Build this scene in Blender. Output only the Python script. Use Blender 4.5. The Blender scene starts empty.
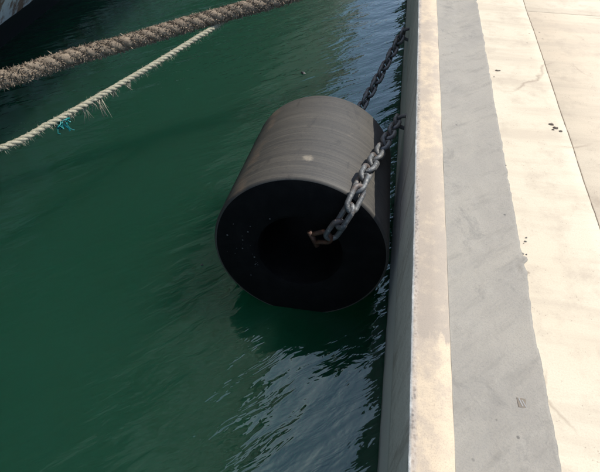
import bpy, bmesh, math, random
from mathutils import Vector, Matrix, Quaternion, noise
random.seed(7)
R = math.radians
sc = bpy.context.scene
col = sc.collection

# ------------------------------------------------------------------ camera
WATER_TO_EYE = 2.50                      # metres from the water (z = 0) to the eye
CAM = Vector((0, 0, WATER_TO_EYE))
FPX = 480.0                              # focal length in pixels of the 600 px wide photograph
AX_R = Vector((0.98494, 0.17290, 0.0))
AX_D = Vector((0.127712, -0.727544, -0.674070))
AX_F = Vector((-0.116544, 0.663918, -0.738668))
cam_d = bpy.data.cameras.new('camera')
cam_d.sensor_width = 36; cam_d.lens = FPX / 600 * 36
cam_d.clip_start = 0.05; cam_d.clip_end = 3000
cam = bpy.data.objects.new('camera', cam_d); col.objects.link(cam)
m = Matrix((AX_R, -AX_D, -AX_F)).transposed().to_4x4(); m.translation = CAM
cam.matrix_world = m
sc.camera = cam

def at(px, py, z):
    """the point at height z that the photograph shows at pixel (px, py)"""
    d = AX_R * (px - 300) + AX_D * (py - 236) + AX_F * FPX
    return CAM + d * ((z - CAM.z) / d.z)

# ------------------------------------------------------------------ light
SUN_AZ, SUN_EL = R(63), R(54)            # azimuth clockwise from +y (along the quay)
world = bpy.data.worlds.new('World'); sc.world = world; world.use_nodes = True
wn = world.node_tree.nodes; wl = world.node_tree.links
sky = wn.new('ShaderNodeTexSky'); sky.sky_type = 'NISHITA'; sky.sun_disc = False
sky.sun_elevation = SUN_EL; sky.sun_rotation = -SUN_AZ
sky.air_density = 1.0; sky.dust_density = 2.0; sky.ozone_density = 1.0
bg = wn['Background']; bg.inputs['Strength'].default_value = 0.15
wl.new(sky.outputs[0], bg.inputs['Color'])
sd = bpy.data.lights.new('sun', 'SUN'); sd.energy = 3.0; sd.angle = R(0.55); sd.color = (1.0, 0.955, 0.88)
sun = bpy.data.objects.new('sun', sd); col.objects.link(sun)
to_sun = Vector((math.sin(SUN_AZ) * math.cos(SUN_EL), math.cos(SUN_AZ) * math.cos(SUN_EL), math.sin(SUN_EL)))
sun.rotation_euler = to_sun.to_track_quat('Z', 'Y').to_euler(); sun.location = to_sun * 60
sc.view_settings.view_transform = 'Standard'; sc.view_settings.look = 'None'
sc.view_settings.gamma = 1.0; sc.view_settings.exposure = 0.97
sc.cycles.use_denoising = True
sc.cycles.max_bounces = 6; sc.cycles.diffuse_bounces = 3; sc.cycles.glossy_bounces = 3

# ------------------------------------------------------------------ helpers
def tag(o, label=None, cat=None, group=None, kind=None):
    if label: o['label'] = label
    if cat: o['category'] = cat
    if group: o['group'] = group
    if kind: o['kind'] = kind
    return o

def empty(name, loc=(0, 0, 0)):
    o = bpy.data.objects.new(name, None); col.objects.link(o); o.location = loc
    o.empty_display_size = 0.1
    return o

def mesh_obj(name, verts, faces, mats, parent=None, smooth=True, local=True):
    me = bpy.data.meshes.new(name)
    off = parent.matrix_basis.translation if (parent and local) else Vector()
    me.from_pydata([tuple(Vector(v) - off) for v in verts], [], faces)
    me.validate(); me.update()
    for mm in (mats if isinstance(mats, (list, tuple)) else [mats]): me.materials.append(mm)
    if smooth: me.polygons.foreach_set('use_smooth', [True] * len(me.polygons))
    o = bpy.data.objects.new(name, me); col.objects.link(o)
    if parent: o.parent = parent
    return o

def fix_normals(o):
    bm = bmesh.new(); bm.from_mesh(o.data); bmesh.ops.recalc_face_normals(bm, faces=bm.faces); bm.to_mesh(o.data); bm.free()

def sharp(o, deg=35):
    bm = bmesh.new(); bm.from_mesh(o.data)
    for e in bm.edges:
        if len(e.link_faces) == 2 and e.calc_face_angle(0) > R(deg): e.smooth = False
    bm.to_mesh(o.data); bm.free()

def nz(x, y=0, z=0, s=1.0): return noise.noise(Vector((x * s, y * s, z * s)))

def frames(path):
    """tangents and a parallel transported normal along a list of points"""
    n = len(path); T = []
    for i in range(n):
        T.append((path[min(i + 1, n - 1)] - path[max(i - 1, 0)]).normalized())
    ref = Vector((0, 0, 1)) if abs(T[0].z) < 0.9 else Vector((1, 0, 0))
    N = [(ref - T[0] * ref.dot(T[0])).normalized()]
    for i in range(1, n):
        v = N[-1] - T[i] * N[-1].dot(T[i]); N.append(v.normalized())
    return T, N

def tube(path, rad, sides=8, V=None, F=None, cap=True, closed=False):
    V = [] if V is None else V; F = [] if F is None else F
    b0 = len(V); T, N = frames(path); n = len(path)
    for i, p in enumerate(path):
        B = T[i].cross(N[i]); r = rad(i) if callable(rad) else rad
        for k in range(sides):
            a = 2 * math.pi * k / sides
            V.append(p + (N[i] * math.cos(a) + B * math.sin(a)) * r)
    for i in range(n - 1):
        for k in range(sides):
            a, b = b0 + i * sides + k, b0 + i * sides + (k + 1) % sides
            F.append((a, b, b + sides, a + sides))
    if cap:
        F.append(tuple(b0 + k for k in reversed(range(sides))))
        F.append(tuple(b0 + (n - 1) * sides + k for k in range(sides)))
    return V, F

def resample(pts, step):
    """Catmull-Rom through pts, then points at an even step"""
    P = [pts[0] * 2 - pts[1]] + list(pts) + [pts[-1] * 2 - pts[-2]]
    dense = []
    for i in range(1, len(P) - 2):
        q = P[i - 1:i + 3]; t = [0.0]
        for k in range(3): t.append(t[-1] + max((q[k + 1] - q[k]).length, 1e-6) ** 0.5)
        for k in range(40):
            u = t[1] + (t[2] - t[1]) * k / 40
            a = [q[n].lerp(q[n + 1], (u - t[n]) / (t[n + 1] - t[n])) for n in range(3)]
            b = [a[n].lerp(a[n + 1], (u - t[n]) / (t[n + 2] - t[n])) for n in range(2)]
            dense.append(b[0].lerp(b[1], (u - t[1]) / (t[2] - t[1])))
    dense.append(P[-2])
    out = [dense[0]]; acc = 0
    for i in range(1, len(dense)):
        seg = (dense[i] - dense[i - 1]).length; pos = 0
        while acc + seg - pos >= step:
            pos += step - acc; acc = 0
            out.append(dense[i - 1].lerp(dense[i], pos / seg))
        acc += seg - pos
    return out

# ------------------------------------------------------------------ materials
class Mat:
    def __init__(s, name):
        s.m = bpy.data.materials.new(name); s.m.use_nodes = True
        s.n = s.m.node_tree.nodes; s.l = s.m.node_tree.links
        s.p = s.n['Principled BSDF']
        s.co = s.n.new('ShaderNodeTexCoord').outputs['Object']
    def link(s, a, b): s.l.new(a, b)
    def scale(s, v, rot=(0, 0, 0)):
        q = s.n.new('ShaderNodeMapping'); q.inputs['Scale'].default_value = v; q.inputs['Rotation'].default_value = rot
        s.link(s.co, q.inputs['Vector']); return q.outputs[0]
    def grain(s, deg, v):
        """coordinates turned by deg about z, then stretched along the turned axes"""
        q = s.n.new('ShaderNodeMapping'); q.inputs['Rotation'].default_value = (0, 0, R(deg)); s.link(s.co, q.inputs['Vector'])
        t = s.n.new('ShaderNodeMapping'); t.inputs['Scale'].default_value = v; s.link(q.outputs[0], t.inputs['Vector'])
        return t.outputs[0]
    def noise(s, scale, detail=6, rough=0.6, vec=None, dist=0.0):
        q = s.n.new('ShaderNodeTexNoise'); q.inputs['Scale'].default_value = scale
        q.inputs['Detail'].default_value = detail; q.inputs['Roughness'].default_value = rough; q.inputs['Distortion'].default_value = dist
        s.link(vec or s.co, q.inputs['Vector']); return q.outputs['Fac']
    def voro(s, scale, feature='F1', vec=None, rnd=1.0):
        q = s.n.new('ShaderNodeTexVoronoi'); q.feature = feature; q.inputs['Scale'].default_value = scale
        q.inputs['Randomness'].default_value = rnd
        s.link(vec or s.co, q.inputs['Vector']); return q.outputs['Distance']
    def ramp(s, fac, stops, interp='LINEAR'):
        q = s.n.new('ShaderNodeValToRGB'); e = q.color_ramp.elements; q.color_ramp.interpolation = interp
        while len(e) < len(stops): e.new(0.5)
        for i, (p, c) in enumerate(stops):
            e[i].position = p; e[i].color = (*c, 1) if hasattr(c, '__len__') else (c, c, c, 1)
        s.link(fac, q.inputs[0]); return q.outputs[0]
    def mix(s, fac, a, b, mode='MIX'):
        q = s.n.new('ShaderNodeMix'); q.data_type = 'RGBA'; q.blend_type = mode
        for v, i in ((fac, 0), (a, 6), (b, 7)):
            if hasattr(v, 'links'): s.link(v, q.inputs[i])
            elif i == 0: q.inputs[0].default_value = v
            else: q.inputs[i].default_value = (*v, 1)
        return q.outputs[2]
    def math(s, op, a, b=0.0):
        q = s.n.new('ShaderNodeMath'); q.operation = op
        for v, i in ((a, 0), (b, 1)):
            if hasattr(v, 'links'): s.link(v, q.inputs[i])
            else: q.inputs[i].default_value = v
        return q.outputs[0]
    def bump(s, h, strength=0.3, dist=0.01, normal=None):
        q = s.n.new('ShaderNodeBump'); q.inputs['Strength'].default_value = strength; q.inputs['Distance'].default_value = dist
        s.link(h, q.inputs['Height'])
        if normal: s.link(normal, q.inputs['Normal'])
        return q.outputs[0]
    def axis(s, i):
        q = s.n.new('ShaderNodeSeparateXYZ'); s.link(s.co, q.inputs[0]); return q.outputs[i]
    def done(s, color=None, rough=0.8, normal=None, **kw):
        if color is not None:
            if hasattr(color, 'links'): s.link(color, s.p.inputs['Base Color'])
            else: s.p.inputs['Base Color'].default_value = (*color, 1)
        if hasattr(rough, 'links'): s.link(rough, s.p.inputs['Roughness'])
        else: s.p.inputs['Roughness'].default_value = rough
        if normal: s.link(normal, s.p.inputs['Normal'])
        for k, v in kw.items():
            i = s.p.inputs[k.replace('_', ' ')]
            if hasattr(v, 'links'): s.link(v, i)
            else: i.default_value = v
        return s.m

def mat_deck(name, base, warm):
    M = Mat(name)
    big = M.noise(1.1, 4, 0.6); mid = M.noise(7, 8, 0.68); fine = M.noise(160, 4, 0.7)
    streak = M.noise(1.0, 6, 0.62, M.scale((0.9, 7.0, 1.0)))
    c = M.mix(M.ramp(big, [(0.35, 0.0), (0.68, 1.0)]), base, warm)
    c = M.mix(M.ramp(streak, [(0.46, 0.0), (0.62, 0.7)]), c, (0.40, 0.34, 0.255))
    c = M.mix(M.ramp(mid, [(0.48, 0.0), (0.70, 0.7)]), c, (0.36, 0.305, 0.23))
    c = M.mix(M.ramp(fine, [(0.3, 0.35), (0.55, 0.0)]), c, (0.34, 0.29, 0.23))
    warp = M.n.new('ShaderNodeMix'); warp.data_type = 'VECTOR'; warp.inputs[0].default_value = 0.12
    wno = M.n.new('ShaderNodeTexNoise'); wno.inputs['Scale'].default_value = 3.5; wno.inputs['Detail'].default_value = 6; M.link(M.co, wno.inputs['Vector'])
    M.link(M.co, warp.inputs[4]); M.link(wno.outputs['Color'], warp.inputs[5])
    crk = M.math('MULTIPLY', M.ramp(M.voro(1.3, 'DISTANCE_TO_EDGE', warp.outputs[1]), [(0.002, 1.0), (0.006, 0.0)]), M.ramp(M.noise(1.4, 3), [(0.5, 0.0), (0.6, 0.75)]))
    c = M.mix(crk, c, (0.25, 0.20, 0.145))
    grit = M.math('MULTIPLY', M.ramp(M.voro(70), [(0.10, 1.0), (0.22, 0.0)]), M.ramp(M.noise(14, 4), [(0.52, 0.0), (0.60, 0.6)]))
    c = M.mix(grit, c, (0.22, 0.175, 0.13))
    pits = M.voro(11)
    pn = M.noise(2.3, 3)
    pitm = M.math('MULTIPLY', M.ramp(pits, [(0.045, 1.0), (0.10, 0.0)]), M.ramp(pn, [(0.55, 0.0), (0.62, 1.0)]))
    c = M.mix(M.math('MULTIPLY', pitm, 0.6), c, (0.16, 0.13, 0.10))
    h = M.math('ADD', M.math('MULTIPLY', mid, 0.6), M.math('MULTIPLY', fine, 0.35))
    h = M.math('SUBTRACT', h, pitm)
    return M.done(c, 0.9, M.bump(h, 0.35, 0.006))

def mat_coping():
    M = Mat('weathered cream concrete')
    big = M.noise(2.4, 5, 0.65, M.scale((1.6, 1.0, 1.0))); mid = M.noise(16, 8, 0.7); fine = M.noise(190, 3, 0.7)
    c = M.mix(M.ramp(mid, [(0.35, 0.0), (0.7, 1.0)]), (0.52, 0.42, 0.295), (0.41, 0.335, 0.25))
    smear = M.ramp(M.math('ADD', M.math('MULTIPLY', big, 0.75), M.math('MULTIPLY', mid, 0.3)), [(0.49, 0.0), (0.60, 0.75)])
    c = M.mix(smear, c, (0.345, 0.29, 0.23))
    # a wash of thin cement over part of the top that ended in runs
    edge_y = M.math('ADD', M.axis(1), M.math('MULTIPLY', M.noise(1.0, 4, 0.6, M.scale((26, 5, 1))), 0.22))
    wash = M.math('MULTIPLY', M.ramp(edge_y, [(0.0, 0.0), (1.0, 1.0)]), 1.0)
    lo_ = M.math('MULTIPLY', M.math('SUBTRACT', edge_y, 1.055), 60.0); hi_ = M.math('MULTIPLY', M.math('SUBTRACT', 2.1, edge_y), 1.6)
    for q_ in (lo_, hi_): q_.node.use_clamp = True
    wash = M.math('MULTIPLY', M.math('MULTIPLY', lo_, hi_), M.ramp(mid, [(0.3, 0.5), (0.5, 0.85)]))
    c = M.mix(wash, c, (0.30, 0.255, 0.205))
    # worn aggregate and dirt along the outer arris
    edge = M.math('ADD', M.axis(0), M.math('MULTIPLY', M.noise(22, 6, 0.7), 0.035))
    em = M.ramp(edge, [(0.2695, 1.0), (0.280, 0.0)])
    dirt = M.mix(M.ramp(M.noise(5, 6, 0.7), [(0.42, 0.0), (0.6, 1.0)]), (0.33, 0.27, 0.21), (0.16, 0.14, 0.125))
    dirt = M.mix(M.ramp(M.voro(95), [(0.25, 0.0), (0.6, 0.6)]), dirt, (0.46, 0.40, 0.33))
    c = M.mix(em, c, dirt)
    face = M.ramp(M.axis(0), [(0.2375, 1.0), (0.2445, 0.0)])
    grey = M.mix(M.ramp(M.noise(1.5, 6, 0.6, M.scale((1, 0.8, 6))), [(0.35, 0.0), (0.7, 1.0)]), (0.62, 0.65, 0.62), (0.54, 0.57, 0.545))
    grey = M.mix(M.ramp(M.noise(7, 6, 0.7, M.scale((1, 4, .7))), [(0.5, 0.0), (0.72, 0.6)]), grey, (0.42, 0.44, 0.42))
    runs = M.noise(1.0, 7, 0.7, M.scale((1, 11, 1.1)))
    grey = M.mix(M.ramp(runs, [(0.52, 0.0), (0.62, 0.55)]), grey, (0.26, 0.25, 0.215))
    grey = M.mix(M.ramp(M.noise(26, 8, 0.75), [(0.52, 0.0), (0.64, 0.5)]), grey, (0.34, 0.345, 0.32))
    c = M.mix(face, c, grey)
    c = M.mix(M.ramp(fine, [(0.3, 0.4), (0.5, 0.0)]), c, (0.22, 0.19, 0.155))
    h = M.math('ADD', M.math('MULTIPLY', mid, 0.5), M.math('MULTIPLY', fine, 0.4))
    return M.done(c, 0.9, M.bump(h, 0.4, 0.005))

def mat_mortar():
    M = Mat('grey cement mortar')
    d1 = M.noise(2.0, 7, 0.62, M.grain(-52, (0.7, 3.0, 1.0)))
    d2 = M.noise(7.0, 6, 0.65, M.grain(-46, (0.6, 3.4, 1.0)))
    big = M.noise(1.7, 4, 0.6); fine = M.noise(170, 3, 0.7)
    c = M.mix(M.ramp(big, [(0.35, 0.0), (0.65, 1.0)]), (0.262, 0.240, 0.200), (0.222, 0.205, 0.174))
    c = M.mix(M.ramp(d1, [(0.44, 0.0), (0.60, 0.85)]), c, (0.268, 0.245, 0.202))
    c = M.mix(M.ramp(d2, [(0.52, 0.0), (0.70, 0.5)]), c, (0.165, 0.152, 0.128))
    c = M.mix(M.ramp(M.noise(11, 9, 0.75), [(0.52, 0.0), (0.66, 0.6)]), c, (0.275, 0.255, 0.215))
    c = M.mix(M.ramp(M.noise(5.5, 9, 0.78, None, 0.5), [(0.56, 0.0), (0.64, 0.5)]), c, (0.145, 0.135, 0.117))
    c = M.mix(M.ramp(M.math('MULTIPLY', M.ramp(M.voro(13), [(0.05, 1.0), (0.09, 0.0)]), M.ramp(M.noise(1.9, 2), [(0.5, 0.0), (0.56, 1.0)])), [(0, 0.0), (1, 0.75)]), c, (0.07, 0.066, 0.06))
    c = M.mix(M.ramp(fine, [(0.3, 0.35), (0.52, 0.0)]), c, (0.14, 0.137, 0.128))
    h = M.math('ADD', M.math('ADD', M.math('MULTIPLY', d1, 0.7), M.math('MULTIPLY', d2, 0.5)), M.math('ADD', M.math('MULTIPLY', fine, 0.16), M.math('MULTIPLY', M.noise(38, 8, 0.75), 0.45)))
    return M.done(c, 0.88, M.bump(h, 0.6, 0.016))

def mat_wall():
    M = Mat('damp quay concrete')
    a = M.noise(1.5, 6, 0.6, M.scale((1, 0.6, 5)))
    c = M.mix(M.ramp(a, [(0.35, 0.0), (0.7, 1.0)]), (0.60, 0.64, 0.61), (0.52, 0.56, 0.54))
    weed = M.math('ADD', M.axis(2), M.math('MULTIPLY', M.noise(5, 6, 0.7), 0.25))
    c = M.mix(M.ramp(weed, [(0.10, 1.0), (0.22, 0.0)]), c, (0.05, 0.065, 0.05))
    h = M.noise(30, 6, 0.7)
    return M.done(c, 0.75, M.bump(h, 0.5, 0.01))

def mat_rubber_side():
    M = Mat('dusty black rubber')
    rings = M.noise(9, 5, 0.6, M.scale((0.12, 6.0, 0.12)))
    rings2 = M.noise(30, 3, 0.6, M.scale((0.06, 5.0, 0.06)))
    big = M.noise(2.1, 5, 0.6); fine = M.noise(120, 3, 0.7)
    c = M.mix(M.ramp(big, [(0.35, 0.0), (0.7, 1.0)]), (0.048, 0.045, 0.040), (0.070, 0.064, 0.054))
    c = M.mix(M.ramp(rings, [(0.42, 0.0), (0.62, 0.8)]), c, (0.084, 0.076, 0.063))
    c = M.mix(M.ramp(rings2, [(0.36, 0.5), (0.5, 0.0)]), c, (0.038, 0.035, 0.031))
    # rusty scrape along the shoulder (angle round the axis)
    ang = M.math('ADD', M.math('ARCTAN2', M.axis(0), M.axis(2)), M.math('MULTIPLY', M.noise(6, 4, 0.6), 0.35))
    dlt = M.math('ABSOLUTE', M.math('ADD', ang, 0.57))
    scr = M.math('MULTIPLY', M.ramp(dlt, [(0.03, 1.0), (0.13, 0.0)]), M.ramp(M.noise(5, 6, 0.7), [(0.38, 0.0), (0.62, 0.75)]))
    c = M.mix(scr, c, (0.16, 0.115, 0.078))
    # irregular scrapes and gouges
    gou = M.noise(4.0, 8, 0.72, M.scale((2.2, 0.8, 1.0)), 0.6)
    c = M.mix(M.ramp(gou, [(0.56, 0.0), (0.63, 0.55)]), c, (0.030, 0.028, 0.026))
    c = M.mix(M.ramp(M.noise(9.0, 8, 0.75, None, 0.8), [(0.60, 0.0), (0.68, 0.5)]), c, (0.125, 0.108, 0.083))
    # pale scuff
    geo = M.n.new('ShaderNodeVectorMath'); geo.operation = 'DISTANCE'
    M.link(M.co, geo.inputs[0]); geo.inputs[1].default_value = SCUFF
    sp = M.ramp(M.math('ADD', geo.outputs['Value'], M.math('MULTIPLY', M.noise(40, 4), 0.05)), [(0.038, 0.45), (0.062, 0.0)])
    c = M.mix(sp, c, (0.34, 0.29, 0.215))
    c = M.mix(M.ramp(fine, [(0.34, 0.4), (0.5, 0.0)]), c, (0.03, 0.028, 0.026))
    h = M.math('ADD', M.math('ADD', rings, M.math('MULTIPLY', rings2, 0.5)), M.math('MULTIPLY', fine, 0.25))
    return M.done(c, 0.62, M.bump(h, 0.4, 0.006), Specular_IOR_Level=0.35)

def mat_rubber_end():
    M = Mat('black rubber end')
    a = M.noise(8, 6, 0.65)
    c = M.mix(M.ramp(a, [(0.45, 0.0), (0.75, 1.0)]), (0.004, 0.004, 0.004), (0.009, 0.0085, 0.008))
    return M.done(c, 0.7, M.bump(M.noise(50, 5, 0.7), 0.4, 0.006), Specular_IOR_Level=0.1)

def mat_chain(name, c1, c2, c3):
    M = Mat(name)
    a = M.noise(14, 6, 0.7); b = M.noise(60, 5, 0.7)
    c = M.mix(M.ramp(a, [(0.4, 0.0), (0.65, 1.0)]), c1, c2)
    c = M.mix(M.ramp(b, [(0.52, 0.0), (0.66, 0.85)]), c, c3)
    c = M.mix(M.ramp(M.noise(7, 5, 0.7), [(0.52, 0.0), (0.64, 0.7)]), c, (0.10, 0.06, 0.04))
    met = M.ramp(a, [(0.4, 0.55), (0.62, 0.15)])
    return M.done(c, M.ramp(b, [(0.3, 0.32), (0.7, 0.7)]), M.bump(b, 0.6, 0.006), Metallic=met)

def mat_rope(name, c1, c2, c3, sc1=30):
    M = Mat(name)
    a = M.noise(sc1, 6, 0.75); b = M.noise(sc1 * 6, 4, 0.7)
    c = M.mix(M.ramp(a, [(0.35, 0.0), (0.65, 1.0)]), c1, c2)
    c = M.mix(M.ramp(b, [(0.5, 0.0), (0.75, 0.7)]), c, c3)
    return M.done(c, 0.95, M.bump(M.math('ADD', a, b), 0.7, 0.006), Specular_IOR_Level=0.1)

def mat_water():
    M = Mat('green harbour water')
    diag = M.grain(-42, (0.40, 1.15, 1.0))
    w1 = M.noise(3.2, 3, 0.5, diag, 0.25)
    w2 = M.noise(10.0, 3, 0.55, diag, 0.4)
    w3 = M.noise(34.0, 2, 0.5, M.grain(-50, (0.5, 1.0, 1.0)))
    gust = M.ramp(M.noise(0.55, 2, 0.5), [(0.35, 0.45), (0.65, 1.0)])
    h = M.math('ADD', M.math('MULTIPLY', w1, 1.0), M.math('MULTIPLY', w2, 0.34))
    h = M.math('ADD', h, M.math('MULTIPLY', M.math('MULTIPLY', w3, 0.05), gust))
    tint = M.mix(M.ramp(M.noise(0.35, 4, 0.6), [(0.35, 0.0), (0.65, 1.0)]), (0.0052, 0.036, 0.0195), (0.0068, 0.0415, 0.0232))
    return M.done(tint, 0.03, M.bump(h, 1.0, 0.0215), IOR=1.72, Specular_Tint=(0.78, 1.0, 0.95, 1), Subsurface_Weight=1.0,
                  Subsurface_Radius=(0.12, 0.45, 0.35), Subsurface_Scale=25.0, Specular_IOR_Level=WATER_SPEC)

def mat_hull():
    M = Mat('white painted hull with rust')
    a = M.noise(2.0, 5, 0.6)
    c = M.mix(M.ramp(a, [(0.35, 0.0), (0.7, 1.0)]), (0.68, 0.69, 0.69), (0.55, 0.56, 0.56))
    band = M.math('MULTIPLY', M.ramp(M.math('MULTIPLY', M.axis(2), 0.25), [(0.24, 0.0), (0.25, 1.0)]), M.ramp(M.math('MULTIPLY', M.axis(2), 0.25), [(0.585, 1.0), (0.595, 0.0)]))
    c = M.mix(band, c, (0.16, 0.18, 0.18))
    run = M.noise(3.0, 7, 0.7, M.scale((2.0, 2.6, 0.22)))
    c = M.mix(M.ramp(run, [(0.47, 0.0), (0.56, 0.9)]), c, (0.19, 0.085, 0.04))
    lo = M.math('ADD', M.axis(2), M.math('MULTIPLY', M.noise(4, 5), 0.06))
    c = M.mix(M.ramp(lo, [(BOOT_TOP + 0.028, 1.0), (BOOT_TOP + 0.034, 0.0)]), c, (0.016, 0.015, 0.015))
    return M.done(c, 0.5, M.bump(M.noise(25, 4), 0.2, 0.005))

BOOT_TOP = 0.30
WATER_SPEC = 0.5
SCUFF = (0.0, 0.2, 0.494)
MT = dict(
    deck1=mat_deck('sunlit cream concrete', (0.515, 0.455, 0.345), (0.485, 0.415, 0.305)),
    deck2=mat_deck('pinkish cream concrete', (0.505, 0.44, 0.33), (0.485, 0.405, 0.295)),
    joint=Mat('joint dirt').done((0.44, 0.365, 0.27), 0.95),
    coping=mat_coping(), mortar=mat_mortar(), wall=mat_wall(),
    side=mat_rubber_side(), end=mat_rubber_end(),
    chain=mat_chain('worn galvanised chain', (0.14, 0.144, 0.142), (0.07, 0.071, 0.069), (0.32, 0.31, 0.28)),
    rust=mat_chain('rusted iron', (0.10, 0.045, 0.025), (0.045, 0.024, 0.017), (0.20, 0.105, 0.06)),
    hawser=mat_rope('shaggy brown hemp', (0.27, 0.215, 0.16), (0.12, 0.095, 0.072), (0.42, 0.35, 0.27)),
    line=mat_rope('pale twisted line', (0.40, 0.375, 0.28), (0.26, 0.24, 0.175), (0.52, 0.49, 0.39), 45),
    teal=Mat('teal plastic').done((0.01, 0.24, 0.24), 0.5),
    crust=Mat('pale crust').done((0.10, 0.097, 0.09), 0.9),
    litter=Mat('dark litter').done((0.15, 0.125, 0.095), 0.9),
    steel=Mat('dull steel').done((0.16, 0.155, 0.145), 0.6),
    hull=mat_hull(), iron=Mat('black paint').done((0.02, 0.02, 0.022), 0.5),
    rail=Mat('rubbing strake').done((0.03, 0.03, 0.032), 0.7),
    shipdeck=Mat('ship deck paint').done((0.10, 0.14, 0.11), 0.7),
    water=mat_water(),
)

# ------------------------------------------------------------------ water
W = 700
water = mesh_obj('water', [(-W, -W, 0), (W, -W, 0), (W, W, 0), (-W, W, 0)], [(0, 1, 2, 3)], MT['water'], smooth=False)
tag(water, kind='structure')

# ------------------------------------------------------------------ quay
FACE_X, TOP_Z, DECK_Z = 0.233, 1.00, 0.925
Y0, Y1 = -8.0, 60.0
def ysteps(fine):
    ys = []; y = Y0
    while y < Y1:
        ys.append(y)
        y += fine if -0.2 <= y < 6.5 else (0.25 if -2 < y < 14 else 4.0)
    ys.append(Y1); return ys

def loft(rows):
    V = [v for r in rows for v in r]; n = len(rows[0]); F = []
    for i in range(len(rows) - 1):
        for k in range(n - 1):
            a = i * n + k; F.append((a, a + 1, a + n + 1, a + n))
    return V, F

wall = empty('quay_wall', (FACE_X, 0, 0))
tag(wall, 'concrete quay wall with a cream coping and a grey mortar fillet, standing in the water', 'wall')
# lower wall, set back a few millimetres behind the coping block
rows = []
for y in ysteps(0.05):
    rows.append([(FACE_X + 0.012 + 0.006 * nz(y, 3, 0, 3), y, -2.5), (FACE_X + 0.012, y, 0.0), (FACE_X + 0.007 + 0.005 * nz(y, 1, 0, 4), y, 0.3), (FACE_X + 0.006, y, 0.508), (FACE_X + 0.12, y, 0.512)])
o = mesh_obj('wall_face', *loft(rows), MT['wall'], wall); fix_normals(o); sharp(o, 30)
# coping block
rows = []
CRACK = [(2.62, 3.25)]
for y in ysteps(0.012):
    ch = 0.008 + 0.007 * nz(y, 0, 0, 9) + 0.008 * max(0, nz(y, 5, 0, 2.2)) + 0.006 * nz(y, 9, 0, 30)
    ch = max(0.003, ch)
    wob = 0.0022 * nz(y, 2, 0, 5)
    fx = FACE_X + wob
    inner = 0.3735 + 0.0025 * nz(y, 7, 0, 6)
    rows.append([(fx + 0.02, y, 0.505), (fx + 0.001, y, 0.511), (fx, y, 0.53), (fx, y, 0.74), (fx + 0.001, y, TOP_Z - 0.03 - ch), (fx + 0.003, y, TOP_Z - ch * 0.9),
                 (fx + ch * 0.5, y, TOP_Z - ch * 0.25 + 0.002 * nz(y, 4, 0, 40)), (fx + ch * 1.3 + 0.004, y, TOP_Z - 0.001 + 0.0012 * nz(y, 4, 1, 25)),
                 (0.31, y, TOP_Z + 0.0012 * nz(y, 6, 0, 8)), (inner - 0.006, y, TOP_Z), (inner, y, TOP_Z - 0.006), (inner + 0.001, y, TOP_Z - 0.09), (inner + 0.3, y, TOP_Z - 0.3)])
o = mesh_obj('coping', *loft(rows), MT['coping'], wall, local=False); o.matrix_parent_inverse = wall.matrix_basis.inverted(); fix_normals(o)
# sloping fillet of grey mortar between coping and deck, ragged towards the deck
def fillet_edge(y):
    e = 0.706 + 0.010 * nz(y, 11, 0, 1.1) + 0.006 * nz(y, 12, 0, 5) + 0.007 * nz(y, 13, 0, 17) + 0.003 * nz(y, 14, 0, 60)
    g = math.exp(-((y - 1.42) / 0.10) ** 2)
    return e + g * 0.020 * nz(y, 15, 0, 28) + 0.012 * g
def fillet_z(x, y):
    e = fillet_edge(y); t = (x - 0.3755) / (e - 0.3755)
    z = (TOP_Z - 0.012) * (1 - t) + (DECK_Z + 0.006) * t - 0.010 * math.sin(math.pi * t)
    z += (0.004 * nz(x * 3 + y, y - x * 2, 0, 3.5) + 0.0015 * nz(x, y, 2, 26)) * math.sin(math.pi * min(1, t * 1.1 + 0.05))
    g = math.exp(-((y - 1.42) / 0.09) ** 2 - ((t - 0.96) / 0.10) ** 2)
    return z + 0.012 * g * nz(x, y, 3, 45)
rows = []; NC = 30
for y in ysteps(0.012):
    e = fillet_edge(y); r = []
    for k in range(NC):
        x = 0.3755 + (e - 0.3755) * k / (NC - 1); z = fillet_z(x, y)
        r.append((x, y, z))
    r.append((e + 0.002, y, DECK_Z - 0.03)); rows.append(r)
o = mesh_obj('mortar_fillet', *loft(rows), MT['mortar'], wall, local=False); o.matrix_parent_inverse = wall.matrix_basis.inverted(); fix_normals(o)

# deck: slabs with recessed joints
deck = mesh_obj('quay_deck', [(0.42, Y0, DECK_Z - 0.006), (90, Y0, DECK_Z - 0.006), (90, Y1, DECK_Z - 0.006), (0.42, Y1, DECK_Z - 0.006)], [(0, 1, 2, 3)], MT['joint'], smooth=False)
tag(deck, kind='structure')
def slab(x0, x1, y0, y1, mat, wx0=0.0, wx1=0.0):
    ny = max(2, int((y1 - y0) / (0.02 if y0 < 5 and y1 > 0 else 0.5))); nx = 10
    V = []; F = []
    for j in range(ny + 1):
        y = y0 + (y1 - y0) * j / ny
        a = x0 + wx0 * (0.008 * nz(y, 21, 0, 2.2) + 0.003 * nz(y, 22, 0, 22)); b = x1 + wx1 * (0.008 * nz(y, 21, 0, 2.2) + 0.003 * nz(y, 23, 0, 22))
        xs = [a, a, a + 0.004] + [a + (b - a) * k / nx for k in range(1, nx)] + [b - 0.004, b, b]
        for i, x in enumerate(xs):
            ed = i in (1, len(xs) - 2); lo = i in (0, len(xs) - 1) or j in (0, ny)
            V.append((x, y, DECK_Z - (0.0045 if lo else (0.003 if ed else 0)) + (0 if lo else 0.0015 * nz(x, y, 5, 3))))
    n = nx + 5
    for j in range(ny):
        for i in range(n - 1):
            a = j * n + i; F.append((a, a + 1, a + n + 1, a + n))
    return mesh_obj('slab', V, F, mat, deck)
JX = 1.078; JY = 4.06
slab(0.43, JX - 0.0013, Y0, 5.9, MT['deck1'], 0, 1)
slab(0.43, JX - 0.0013, 5.905, Y1, MT['deck1'], 0, 1)
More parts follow.
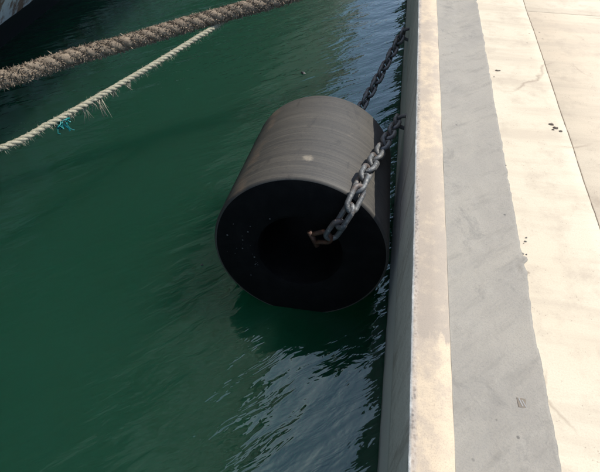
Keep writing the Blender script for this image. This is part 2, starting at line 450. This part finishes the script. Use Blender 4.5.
slab(JX + 0.0013, 4.6, Y0, JY - 0.0018, MT['deck2'], 1, 0)
slab(JX + 0.0013, 4.6, JY + 0.0018, 9.0, MT['deck1'], 1, 0)
slab(JX + 0.0013, 4.6, 9.005, Y1, MT['deck2'], 1, 0)
slab(4.605, 90, Y0, Y1, MT['deck2'], 0, 0)

# ------------------------------------------------------------------ fender
FR, FB, FL = 0.494, 0.235, 1.07         # outer radius, bore radius, length
F0 = Vector((-0.304, 1.715, 2.5 - 2.052)) # centre of the near end
yaw, pit = -0.015, 0.162
F_AX = Vector((math.sin(yaw) * math.cos(pit), math.cos(yaw) * math.cos(pit), -math.sin(pit)))
F_SD = Vector((math.cos(yaw), -math.sin(yaw), 0)); F_UP = F_SD.cross(F_AX)
prof = [(FB + 0.03, 0.0), (FR - 0.016, 0.0), (FR - 0.005, 0.004), (FR, 0.014)]
prof += [(FR + 0.0015 * nz(i, 31, 0, 0.9), 0.014 + (FL - 0.028) * i / 16) for i in range(1, 16)]
prof += [(FR, FL - 0.014), (FR - 0.005, FL - 0.004), (FR - 0.016, FL), (FB + 0.03, FL), (FB + 0.008, FL - 0.008), (FB, FL - 0.03), (FB, 0.03), (FB + 0.008, 0.008)]
NS = 96; V = []; F = []
for (r, y) in prof:
    for k in range(NS):
        a = 2 * math.pi * k / NS
        rr = r * (1 + 0.004 * nz(math.cos(a), math.sin(a), y, 1.7))
        V.append((math.sin(a) * rr, y, math.cos(a) * rr))
NP = len(prof)
for i in range(NP):
    for k in range(NS):
        F.append((i * NS + k, i * NS + (k + 1) % NS, ((i + 1) % NP) * NS + (k + 1) % NS, ((i + 1) % NP) * NS + k))
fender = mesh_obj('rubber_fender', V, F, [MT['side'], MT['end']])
fix_normals(fender); sharp(fender, 50)
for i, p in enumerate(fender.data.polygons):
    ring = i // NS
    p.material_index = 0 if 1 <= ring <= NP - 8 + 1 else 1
fm = Matrix((F_SD, F_AX, F_UP)).transposed().to_4x4(); fm.translation = F0
fender.matrix_world = fm
tag(fender, 'large hollow black rubber cylinder fender chained against the quay wall over green water', 'fender')
# crusty specks on the shaded near end
V = []; F = []
for i in range(46):
    if i < 30: x, z = random.gauss(-0.22, 0.035), random.gauss(-0.09, 0.05)
    else: x, z = random.uniform(-0.42, -0.15), random.uniform(-0.1, 0.22)
    if math.hypot(x, z) > FR - 0.03 or math.hypot(x, z) < FB + 0.03: continue
    r = random.uniform(0.0015, 0.006); b = len(V)
    for k in range(6):
        a = k * math.pi / 3; q = r * random.uniform(0.6, 1.3); V.append((x + q * math.cos(a), -0.0005, z + q * math.sin(a)))
    V.append((x, -r * 0.8, z))
    for k in range(6): F.append((b + k, b + 6, b + (k + 1) % 6))
o = mesh_obj('barnacles', V, F, MT['crust'], fender, local=False); fix_normals(o); tag(o, kind='stuff')

# ------------------------------------------------------------------ chains
WIRE = 0.0142; HALF = 0.069; WID = 0.031   # wire radius, half straight+arc pitch, half width (to wire centre)
def link_mesh():
    path = []
    s = HALF - WID
    for k in range(13): a = -math.pi / 2 + math.pi * k / 12; path.append(Vector((WID * math.sin(a), 0, 0)) + Vector((0, 0, 0)) + Vector((0, 0, 0)))
    pts = []
    for k in range(11): a = math.pi * k / 10; pts.append(Vector((WID * math.cos(a), s + WID * math.sin(a), 0)))
    for k in range(11): a = math.pi + math.pi * k / 10; pts.append(Vector((WID * math.cos(a), -s + WID * math.sin(a), 0)))
    V = []; F = []; n = len(pts); S = 10
    for i in range(n):
        T = (pts[(i + 1) % n] - pts[i - 1]).normalized(); N = Vector((0, 0, 1)); B = T.cross(N)
        for k in range(S):
            a = 2 * math.pi * k / S; rr = WIRE * (1 + 0.07 * nz(pts[i].x * 9, pts[i].y * 9, a, 4))
            V.append(pts[i] + (N * math.cos(a) + B * math.sin(a)) * rr)
    for i in range(n):
        for k in range(S):
            F.append((i * S + k, i * S + (k + 1) % S, ((i + 1) % n) * S + (k + 1) % S, ((i + 1) % n) * S + k))
    me = bpy.data.meshes.new('link'); me.from_pydata([tuple(v) for v in V], [], F); me.update()
    me.polygons.foreach_set('use_smooth', [True] * len(me.polygons)); me.materials.append(MT['chain'])
    bm = bmesh.new(); bm.from_mesh(me); bmesh.ops.recalc_face_normals(bm, faces=bm.faces); bm.to_mesh(me); bm.free()
    return me
LINK = link_mesh()

def chain(name, pts, label, twist0=0.6):
    root = empty(name, pts[0]); tag(root, label, 'chain', 'chains holding the fender')
    pitch = 2 * (HALF - WIRE * 1.05)
    P = resample(pts, pitch)
    T, N = frames(P)
    for i in range(len(P)):
        n = N[i]; b = T[i].cross(n)
        a = twist0 + (math.pi / 2) * (i % 2) + random.uniform(-0.18, 0.18)
        ax = (n * math.cos(a) + b * math.sin(a)).normalized(); az = ax.cross(T[i])
        mm = Matrix((ax, T[i], az)).transposed().to_4x4(); mm.translation = P[i] - pts[0]
        o = bpy.data.objects.new('link', LINK); col.objects.link(o); o.parent = root; o.matrix_basis = mm
    return root, P

def staple(root, p):
    """U-bar cast into the wall that the last link hangs on"""
    pts = []
    for k in range(15):
        a = math.pi * k / 14
        pts.append(Vector((FACE_X + 0.03 - 0.09 * math.sin(a), p.y, p.z + 0.055 * math.cos(a))))
    o = mesh_obj('wall_staple', *tube(pts, 0.014, 10), MT['chain'], root); fix_normals(o)

def rimpt(ang, out, y): return F0 + F_AX * y + (F_SD * math.sin(ang) + F_UP * math.cos(ang)) * (FR + out)
# near chain: wall -> over the rim of the fender -> rusty shackle in the bore
A = Vector((FACE_X - 0.055, 2.98, 0.53))
B = rimpt(R(33), 0.045, 0.08); B2 = rimpt(R(33), -0.01, -0.055)
C = F0 + F_SD * 0.165 + F_UP * 0.185 - F_AX * 0.06
near, P = chain('mooring_chain', [A, A.lerp(B, 0.5) + Vector((0, 0, -0.012)), B, B2, C], 'heavy chain over the fender rim ending in a rusty shackle at its bore')
staple(near, Vector((0, 2.98, 0.53)))
# shackle: a rusty bow with a pin, swung down into the bore
ld = (P[-1] - P[-2]).normalized(); e = P[-1] + ld * (HALF - WIRE)      # bow sits in the end of the last link
dirn = (F_AX * 0.25 - F_SD * 0.80 - F_UP * 0.42).normalized()
side = dirn.cross(F_AX).normalized()
pts = []
for k in range(17):
    a = math.pi * k / 16
    pts.append(e + dirn * 0.034 + side * 0.036 * math.cos(a) - dirn * 0.036 * math.sin(a))
pts = [e + dirn * 0.112 + side * 0.025, e + dirn * 0.075 + side * 0.031] + pts + [e + dirn * 0.075 - side * 0.031, e + dirn * 0.112 - side * 0.025]
sh = mesh_obj('shackle', *tube(pts, 0.0125, 10), MT['rust'], near); fix_normals(sh)
pin = mesh_obj('shackle_pin', *tube([e + dirn * 0.108 + side * 0.055, e + dirn * 0.108 - side * 0.050], 0.0145, 10), MT['rust'], near); fix_normals(pin)
tag(sh, 'rusty brown bow shackle')
# far chain: wall -> far end of the bore
A2 = Vector((FACE_X - 0.055, 4.52, 0.46)); C2 = F0 + F_AX * (FL - 0.05) + F_SD * 0.08 + F_UP * 0.10
far, P2 = chain('mooring_chain', [A2, A2.lerp(C2, 0.5) + Vector((0, 0, -0.035)), C2], 'heavy chain from the wall to the far end of the fender', 0.2)
staple(far, Vector((0, 4.52, 0.46)))

# ------------------------------------------------------------------ ship alongside
GUN_X, GUN_Z, MIDX = -0.98, 3.4, -7.2
def sm(a, b, x):
    t = max(0, min(1, (x - a) / (b - a))); return t * t * (3 - 2 * t)
def half(y):
    g = (MIDX - GUN_X) * -1
    g *= 1 - sm(-1.5, -11, y) if y < -1.5 else 1
    w = (-4.12 - MIDX) + 2.6 * sm(7.5, 18, y)
    w *= (1 - sm(1.0, -9, y)) if y < 1.0 else 1
    return max(w, 0.02), max(g, 0.05)
rows = []; ZS = [(-2.0, -0.25), (-0.8, -0.08), (-0.01, 0.0)] + [(GUN_Z * t, t) for t in (0.02, 0.06, 0.1, 0.16, 0.24, 0.34, 0.46, 0.6, 0.75, 0.88, 1.0)]
ship_y = [-11 + 0.5 * i for i in range(0, 75)]
for y in ship_y:
    w, g = half(y); r = []
    for (z, t) in ZS:
        x = w + (g - w) * (max(t, 0) ** 1.15 if t > 0 else 0) + (min(t, 0) * w)
        r.append((MIDX + x, y, z))
    rows.append(r)
ship = empty('ship', (MIDX, 8, 0))
tag(ship, 'flared white ship hull with rust streaks and black waterline band, afloat beside the quay', 'ship')
def both(name, rws, mat):
    V, F = loft(rws); n = len(V)
    V2 = V + [(2 * MIDX - x, y, z) for (x, y, z) in V]; F2 = F + [tuple(reversed([i + n for i in f])) for f in F]
    # close the stern
    k = len(rws[0]); last = [(len(rws) - 1) * k + i for i in range(k)]
    F2 += [(last[i], last[i + 1], last[i + 1] + n, last[i] + n) for i in range(k - 1)]
    o = mesh_obj(name, V2, F2, mat, ship); fix_normals(o); return o
both('hull', rows, MT['hull'])
V = []; F = []
for i, y in enumerate(ship_y):
    w_, g_ = half(y); g = w_ + (g_ - w_) * ((GUN_Z - 0.75) / GUN_Z) ** 1.15 - 0.015; V += [(MIDX - g, y, GUN_Z - 0.75), (MIDX + g, y, GUN_Z - 0.75)]
    if i: F.append((2 * i - 2, 2 * i - 1, 2 * i + 1, 2 * i))
mesh_obj('ship_deck', V, F, MT['shipdeck'], ship, smooth=False)
for s in (1, -1):
    pts = [Vector((MIDX + s * half(y)[1], y, GUN_Z)) for y in ship_y[2:]]
    o = mesh_obj('gunwale_rail', *tube(pts, 0.07, 8), MT['rail'], ship); fix_normals(o)

# ------------------------------------------------------------------ mooring ropes
def twisted(name, path, strand_r, off, pitch, mat, parent, rough=0.15, step_sides=9, nstr=3):
    T, N = frames(path); d = (path[1] - path[0]).length
    for s in range(nstr):
        pts = []
        for i, p in enumerate(path):
            a = 2 * math.pi * (i * d / pitch + s / nstr); b = T[i].cross(N[i])
            pts.append(p + (N[i] * math.cos(a) + b * math.sin(a)) * off * (1 + rough * nz(i * d, s * 9, 0, 9)))
        o = mesh_obj(name, *tube(pts, lambda i, s=s: strand_r * (1 + rough * nz(i * d * 1.0, s * 7, 3, 24) * 1.0 + rough * 0.7 * nz(i * d, s * 5, 8, 60)), step_sides), mat, parent); fix_normals(o)

def fuzz(name, path, r0, count, lmin, lmax, width, mat, parent, hang=0.3, smin=0.0, smax=1.0):
    T, N = frames(path); V = []; F = []
    for c in range(count):
        i = int((smin + (smax - smin) * random.random()) * (len(path) - 1)); a = random.uniform(0, 2 * math.pi)
        b = T[i].cross(N[i]); rad = N[i] * math.cos(a) + b * math.sin(a)
        p = path[i] + rad * r0 * random.uniform(0.75, 1.0)
        L = random.uniform(lmin, lmax) * (1.6 if random.random() < 0.06 else 1)
        d = (rad * random.uniform(0.4, 1.0) + T[i] * random.uniform(-1, 1) + Vector((random.uniform(-.4, .4), random.uniform(-.4, .4), random.uniform(-.4, .4) - hang))).normalized()
        w = d.cross(Vector((random.uniform(-1, 1), random.uniform(-1, 1), random.uniform(-1, 1)))).normalized() * width * random.uniform(0.6, 1.3)
        q = p + d * L * 0.55 + Vector((0, 0, -0.05 * L)); e2 = p + d * L + Vector((random.uniform(-.2, .2) * L, random.uniform(-.2, .2) * L, -hang * L * 0.6))
        k = len(V); V += [p - w, p + w, q + w * 0.8, q - w * 0.8, e2]
        F += [(k, k + 1, k + 2, k + 3), (k + 3, k + 2, k + 4)]
    o = mesh_obj(name, V, F, mat, parent); tag(o, kind='stuff'); return o

EYE = WATER_TO_EYE
tp = [(0, 80, 1.585), (65, 59, 1.60), (130, 41, 1.59), (200, 20.5, 1.56), (255, 5.5, 1.525), (283, -2.5, 1.50)]
tpts = [at(x, y, EYE - v) for x, y, v in tp]
d0 = (tpts[0] - tpts[1]).normalized(); d1 = (tpts[-1] - tpts[-2]).normalized()
ship_end = Vector((-3.72, 1.02, 1.05))
quay_end = Vector((0.95, 5.45, 1.30))
tfull = [ship_end] + tpts + [Vector((0.20, 4.72, 1.10)), quay_end]
thick_path = resample(tfull, 0.014)
haw = empty('mooring_hawser', ship_end)
tag(haw, 'thick shaggy brown mooring rope stretched from the ship to the quay', 'rope', 'mooring ropes')
twisted('strand', thick_path, 0.031, 0.021, 0.26, MT['hawser'], haw, 0.36)
fuzz('fray', thick_path, 0.048, 42000, 0.006, 0.026, 0.0036, MT['hawser'], haw, 0.12)

lp = [(0, 148, 1.66), (50, 123.5, 1.665), (100, 95.5, 1.66), (150, 66.5, 1.645), (190, 42, 1.63), (215, 26.5, 1.615), (226, 19, 1.615)]
lpts = [at(x, y, EYE - v) for x, y, v in lp]
# beyond that it runs on behind and below the hawser
def near_thick(q):
    return min(thick_path, key=lambda p: (p - q).length)
behind = []
for fx in (240, 270):
    base = at(fx, 9.5 if fx == 240 else 1.5, EYE - 1.53); nb = near_thick(base)
    behind.append(nb + (nb - CAM).normalized() * 0.10)
line_start = Vector((-3.75, 0.62, 0.98))
lfull = [line_start] + lpts + behind + [Vector((0.24, 4.88, 1.09)), Vector((0.98, 5.52, 1.20))]
thin_path = resample(lfull, 0.012)
lin = empty('mooring_line', line_start)
tag(lin, 'thin pale twisted rope with frayed tufts, slung below the thick shaggy rope', 'rope', 'mooring ropes')
twisted('strand', thin_path, 0.0106, 0.0088, 0.115, MT['line'], lin, 0.22)
fuzz('fray', thin_path, 0.0175, 4200, 0.008, 0.03, 0.0011, MT['line'], lin, 0.4)
# frayed tufts hanging below the thin line
def tuft(px, py, n, L):
    q = at(px, py, EYE - 1.66); q = min(thin_path, key=lambda p: (p - q).length)
    V = []; F = []
    for c in range(n):
        p = q + Vector((random.gauss(0, .010), random.gauss(0, .010), -0.015)); l = L * random.uniform(0.5, 1.1)
        d = Vector((random.uniform(-.12, .35), random.uniform(-.25, .15), -1)).normalized()
        pts = [p, p + d * l * 0.4 + Vector((random.gauss(0, .006), random.gauss(0, .006), 0)), p + d * l + Vector((random.gauss(0, .012), random.gauss(0, .012), 0))]
        tube(pts, lambda i: 0.0030 * (1 - 0.25 * i), 4, V, F)
    o = mesh_obj('tuft', V, F, MT['line'], lin); fix_normals(o)
for a in ((84, 104.5, 9, 0.09), (97, 97.5, 16, 0.115), (92, 100, 6, 0.06), (112, 88, 10, 0.05), (126, 80, 12, 0.05), (70, 112, 6, 0.05)): tuft(*a)
# teal scrap of plastic twine caught on the line
q = at(61, 117.5, EYE - 1.66); q = min(thin_path, key=lambda p: (p - q).length)
V = []; F = []
for c in range(12):
    pts = [q + Vector((random.gauss(0, .012), random.gauss(0, .012), -0.012))]
    for k in range(5): pts.append(pts[-1] + Vector((random.gauss(.001, .012), random.gauss(0, .012), random.gauss(-0.010, .010))))
    T, N = frames(pts); b = len(V)
    for i, p in enumerate(pts): V += [p - N[i] * 0.008, p + N[i] * 0.008, p + N[i] * 0.002 + T[i].cross(N[i]) * 0.003]
    for i in range(len(pts) - 1):
        k = b + 3 * i; F += [(k, k + 1, k + 4, k + 3), (k + 1, k + 2, k + 5, k + 4), (k + 2, k, k + 3, k + 5)]
o = mesh_obj('plastic_scrap', V, F, MT['teal']); tag(o, 'small teal plastic scrap snagged under the thin pale rope', 'litter')

# bollard on the quay that both ropes are made fast to
bo = empty('bollard', (1.05, 5.62, DECK_Z)); tag(bo, 'black iron bollard on the quay deck with mooring ropes round it', 'bollard')
def lathe(name, prof, mat, parent, c, n=32):
    V = []; F = []
    for (r, z) in prof:
        for k in range(n): a = 2 * math.pi * k / n; V.append((c[0] + r * math.cos(a), c[1] + r * math.sin(a), c[2] + z))
    for i in range(len(prof) - 1):
        for k in range(n): F.append((i * n + k, i * n + (k + 1) % n, (i + 1) * n + (k + 1) % n, (i + 1) * n + k))
    F.append(tuple((len(prof) - 1) * n + k for k in range(n)))
    o = mesh_obj(name, V, F, mat, parent); fix_normals(o); sharp(o, 60); return o
lathe('base_plate', [(0.26, -0.004), (0.26, 0.03), (0.25, 0.04), (0.02, 0.041)], MT['iron'], bo, bo.location)
lathe('post', [(0.15, 0.03), (0.125, 0.10), (0.12, 0.30), (0.14, 0.38), (0.19, 0.42), (0.20, 0.46), (0.17, 0.50), (0.05, 0.525)], MT['iron'], bo, bo.location)

# ------------------------------------------------------------------ small things
def shard(name, p, sx, sy, h, mat, label, cat, group=None, n=9):
    V = []; F = []
    for k in range(n):
        a = 2 * math.pi * k / n; q = random.uniform(0.55, 1.2)
        V.append(p + Vector((sx * q * math.cos(a), sy * q * math.sin(a), 0.0005)))
    for k in range(n): V.append(p + (V[k] - p) * random.uniform(0.4, 0.7) + Vector((0, 0, h * random.uniform(0.6, 1.2))))
    V.append(p + Vector((0, 0, h)))
    for k in range(n):
        j = (k + 1) % n; F += [(k, j, n + j, n + k), (n + k, n + j, 2 * n)]
    o = mesh_obj(name, V, F, mat, smooth=False); fix_normals(o)
    tag(o, label, cat, group); return o
for i, (px, py, sx, sy, h) in enumerate([(551, 124.5, 0.017, 0.010, 0.006), (556, 128, 0.016, 0.011, 0.007), (560.5, 131, 0.012, 0.009, 0.005), (553, 129.5, 0.008, 0.008, 0.005)]):
    shard('dirt_clod', at(px, py, DECK_Z + 0.002), sx, sy, h, MT['litter'], 'dark crumbly clod of dirt, one of four close together on the cream deck', 'dirt', 'dirt clods by the deck joint')
shard('leaf_scrap', at(497.5, 70.5, DECK_Z + 0.002), 0.022, 0.007, 0.004, MT['litter'], 'flat brown leaf scrap on the cream deck near the grey fillet', 'leaf')
shard('floating_debris', at(303, 73, 0.004), 0.030, 0.022, 0.012, MT['iron'], 'dark bit of flotsam on the green water beyond the fender', 'debris')
shard('floating_chip', at(202, 265, 0.004), 0.010, 0.008, 0.006, MT['crust'], 'tiny pale chip floating on the water beside the fender', 'debris')
# small cast-in steel insert in the mortar
p = at(522, 403, 0.958)
for _ in range(6): p = at(522, 403, fillet_z(p.x, p.y))
ins = empty('metal_insert', p); tag(ins, 'small rusty square metal insert set in the grey mortar fillet', 'insert')
sl = math.atan2(0.057, 0.33)
def local_box(name, cx, cy, sx, sy, h, rot=0.0, mat=MT['steel']):
    V = []
    for z in (-0.004, h):
        for (a, b) in ((-1, -1), (1, -1), (1, 1), (-1, 1)):
            x, y = a * sx, b * sy; x, y = x * math.cos(rot) - y * math.sin(rot) + cx, x * math.sin(rot) + y * math.cos(rot) + cy
            V.append(p + Vector((x, y, z - x * math.tan(sl))))
    o = mesh_obj(name, V, [(3, 2, 1, 0), (4, 5, 6, 7), (0, 1, 5, 4), (1, 2, 6, 5), (2, 3, 7, 6), (3, 0, 4, 7)], mat, ins, smooth=False); fix_normals(o)
local_box('plate', 0, 0, 0.015, 0.016, 0.0008, 0.08, MT['litter'])
local_box('bar', -0.0045, 0.001, 0.0026, 0.0145, 0.0016, 0.38)
local_box('bar', 0.0065, -0.001, 0.0022, 0.0125, 0.0014, 0.46)
# crumbs of mortar broken off where the fillet feathers out
for i in range(7):
    y = random.gauss(1.43, 0.07) if i < 5 else random.uniform(0.6, 3.0); x = fillet_edge(y) + random.uniform(0.0, 0.035)
    r = random.uniform(0.003, 0.007)
    shard('mortar_crumb', Vector((x, y, DECK_Z + 0.001)), r, r * random.uniform(0.6, 1.1), r * 0.8, MT['mortar'], 'small grey mortar crumb on the deck along the ragged fillet edge', 'rubble', 'mortar crumbs along the fillet', 7)
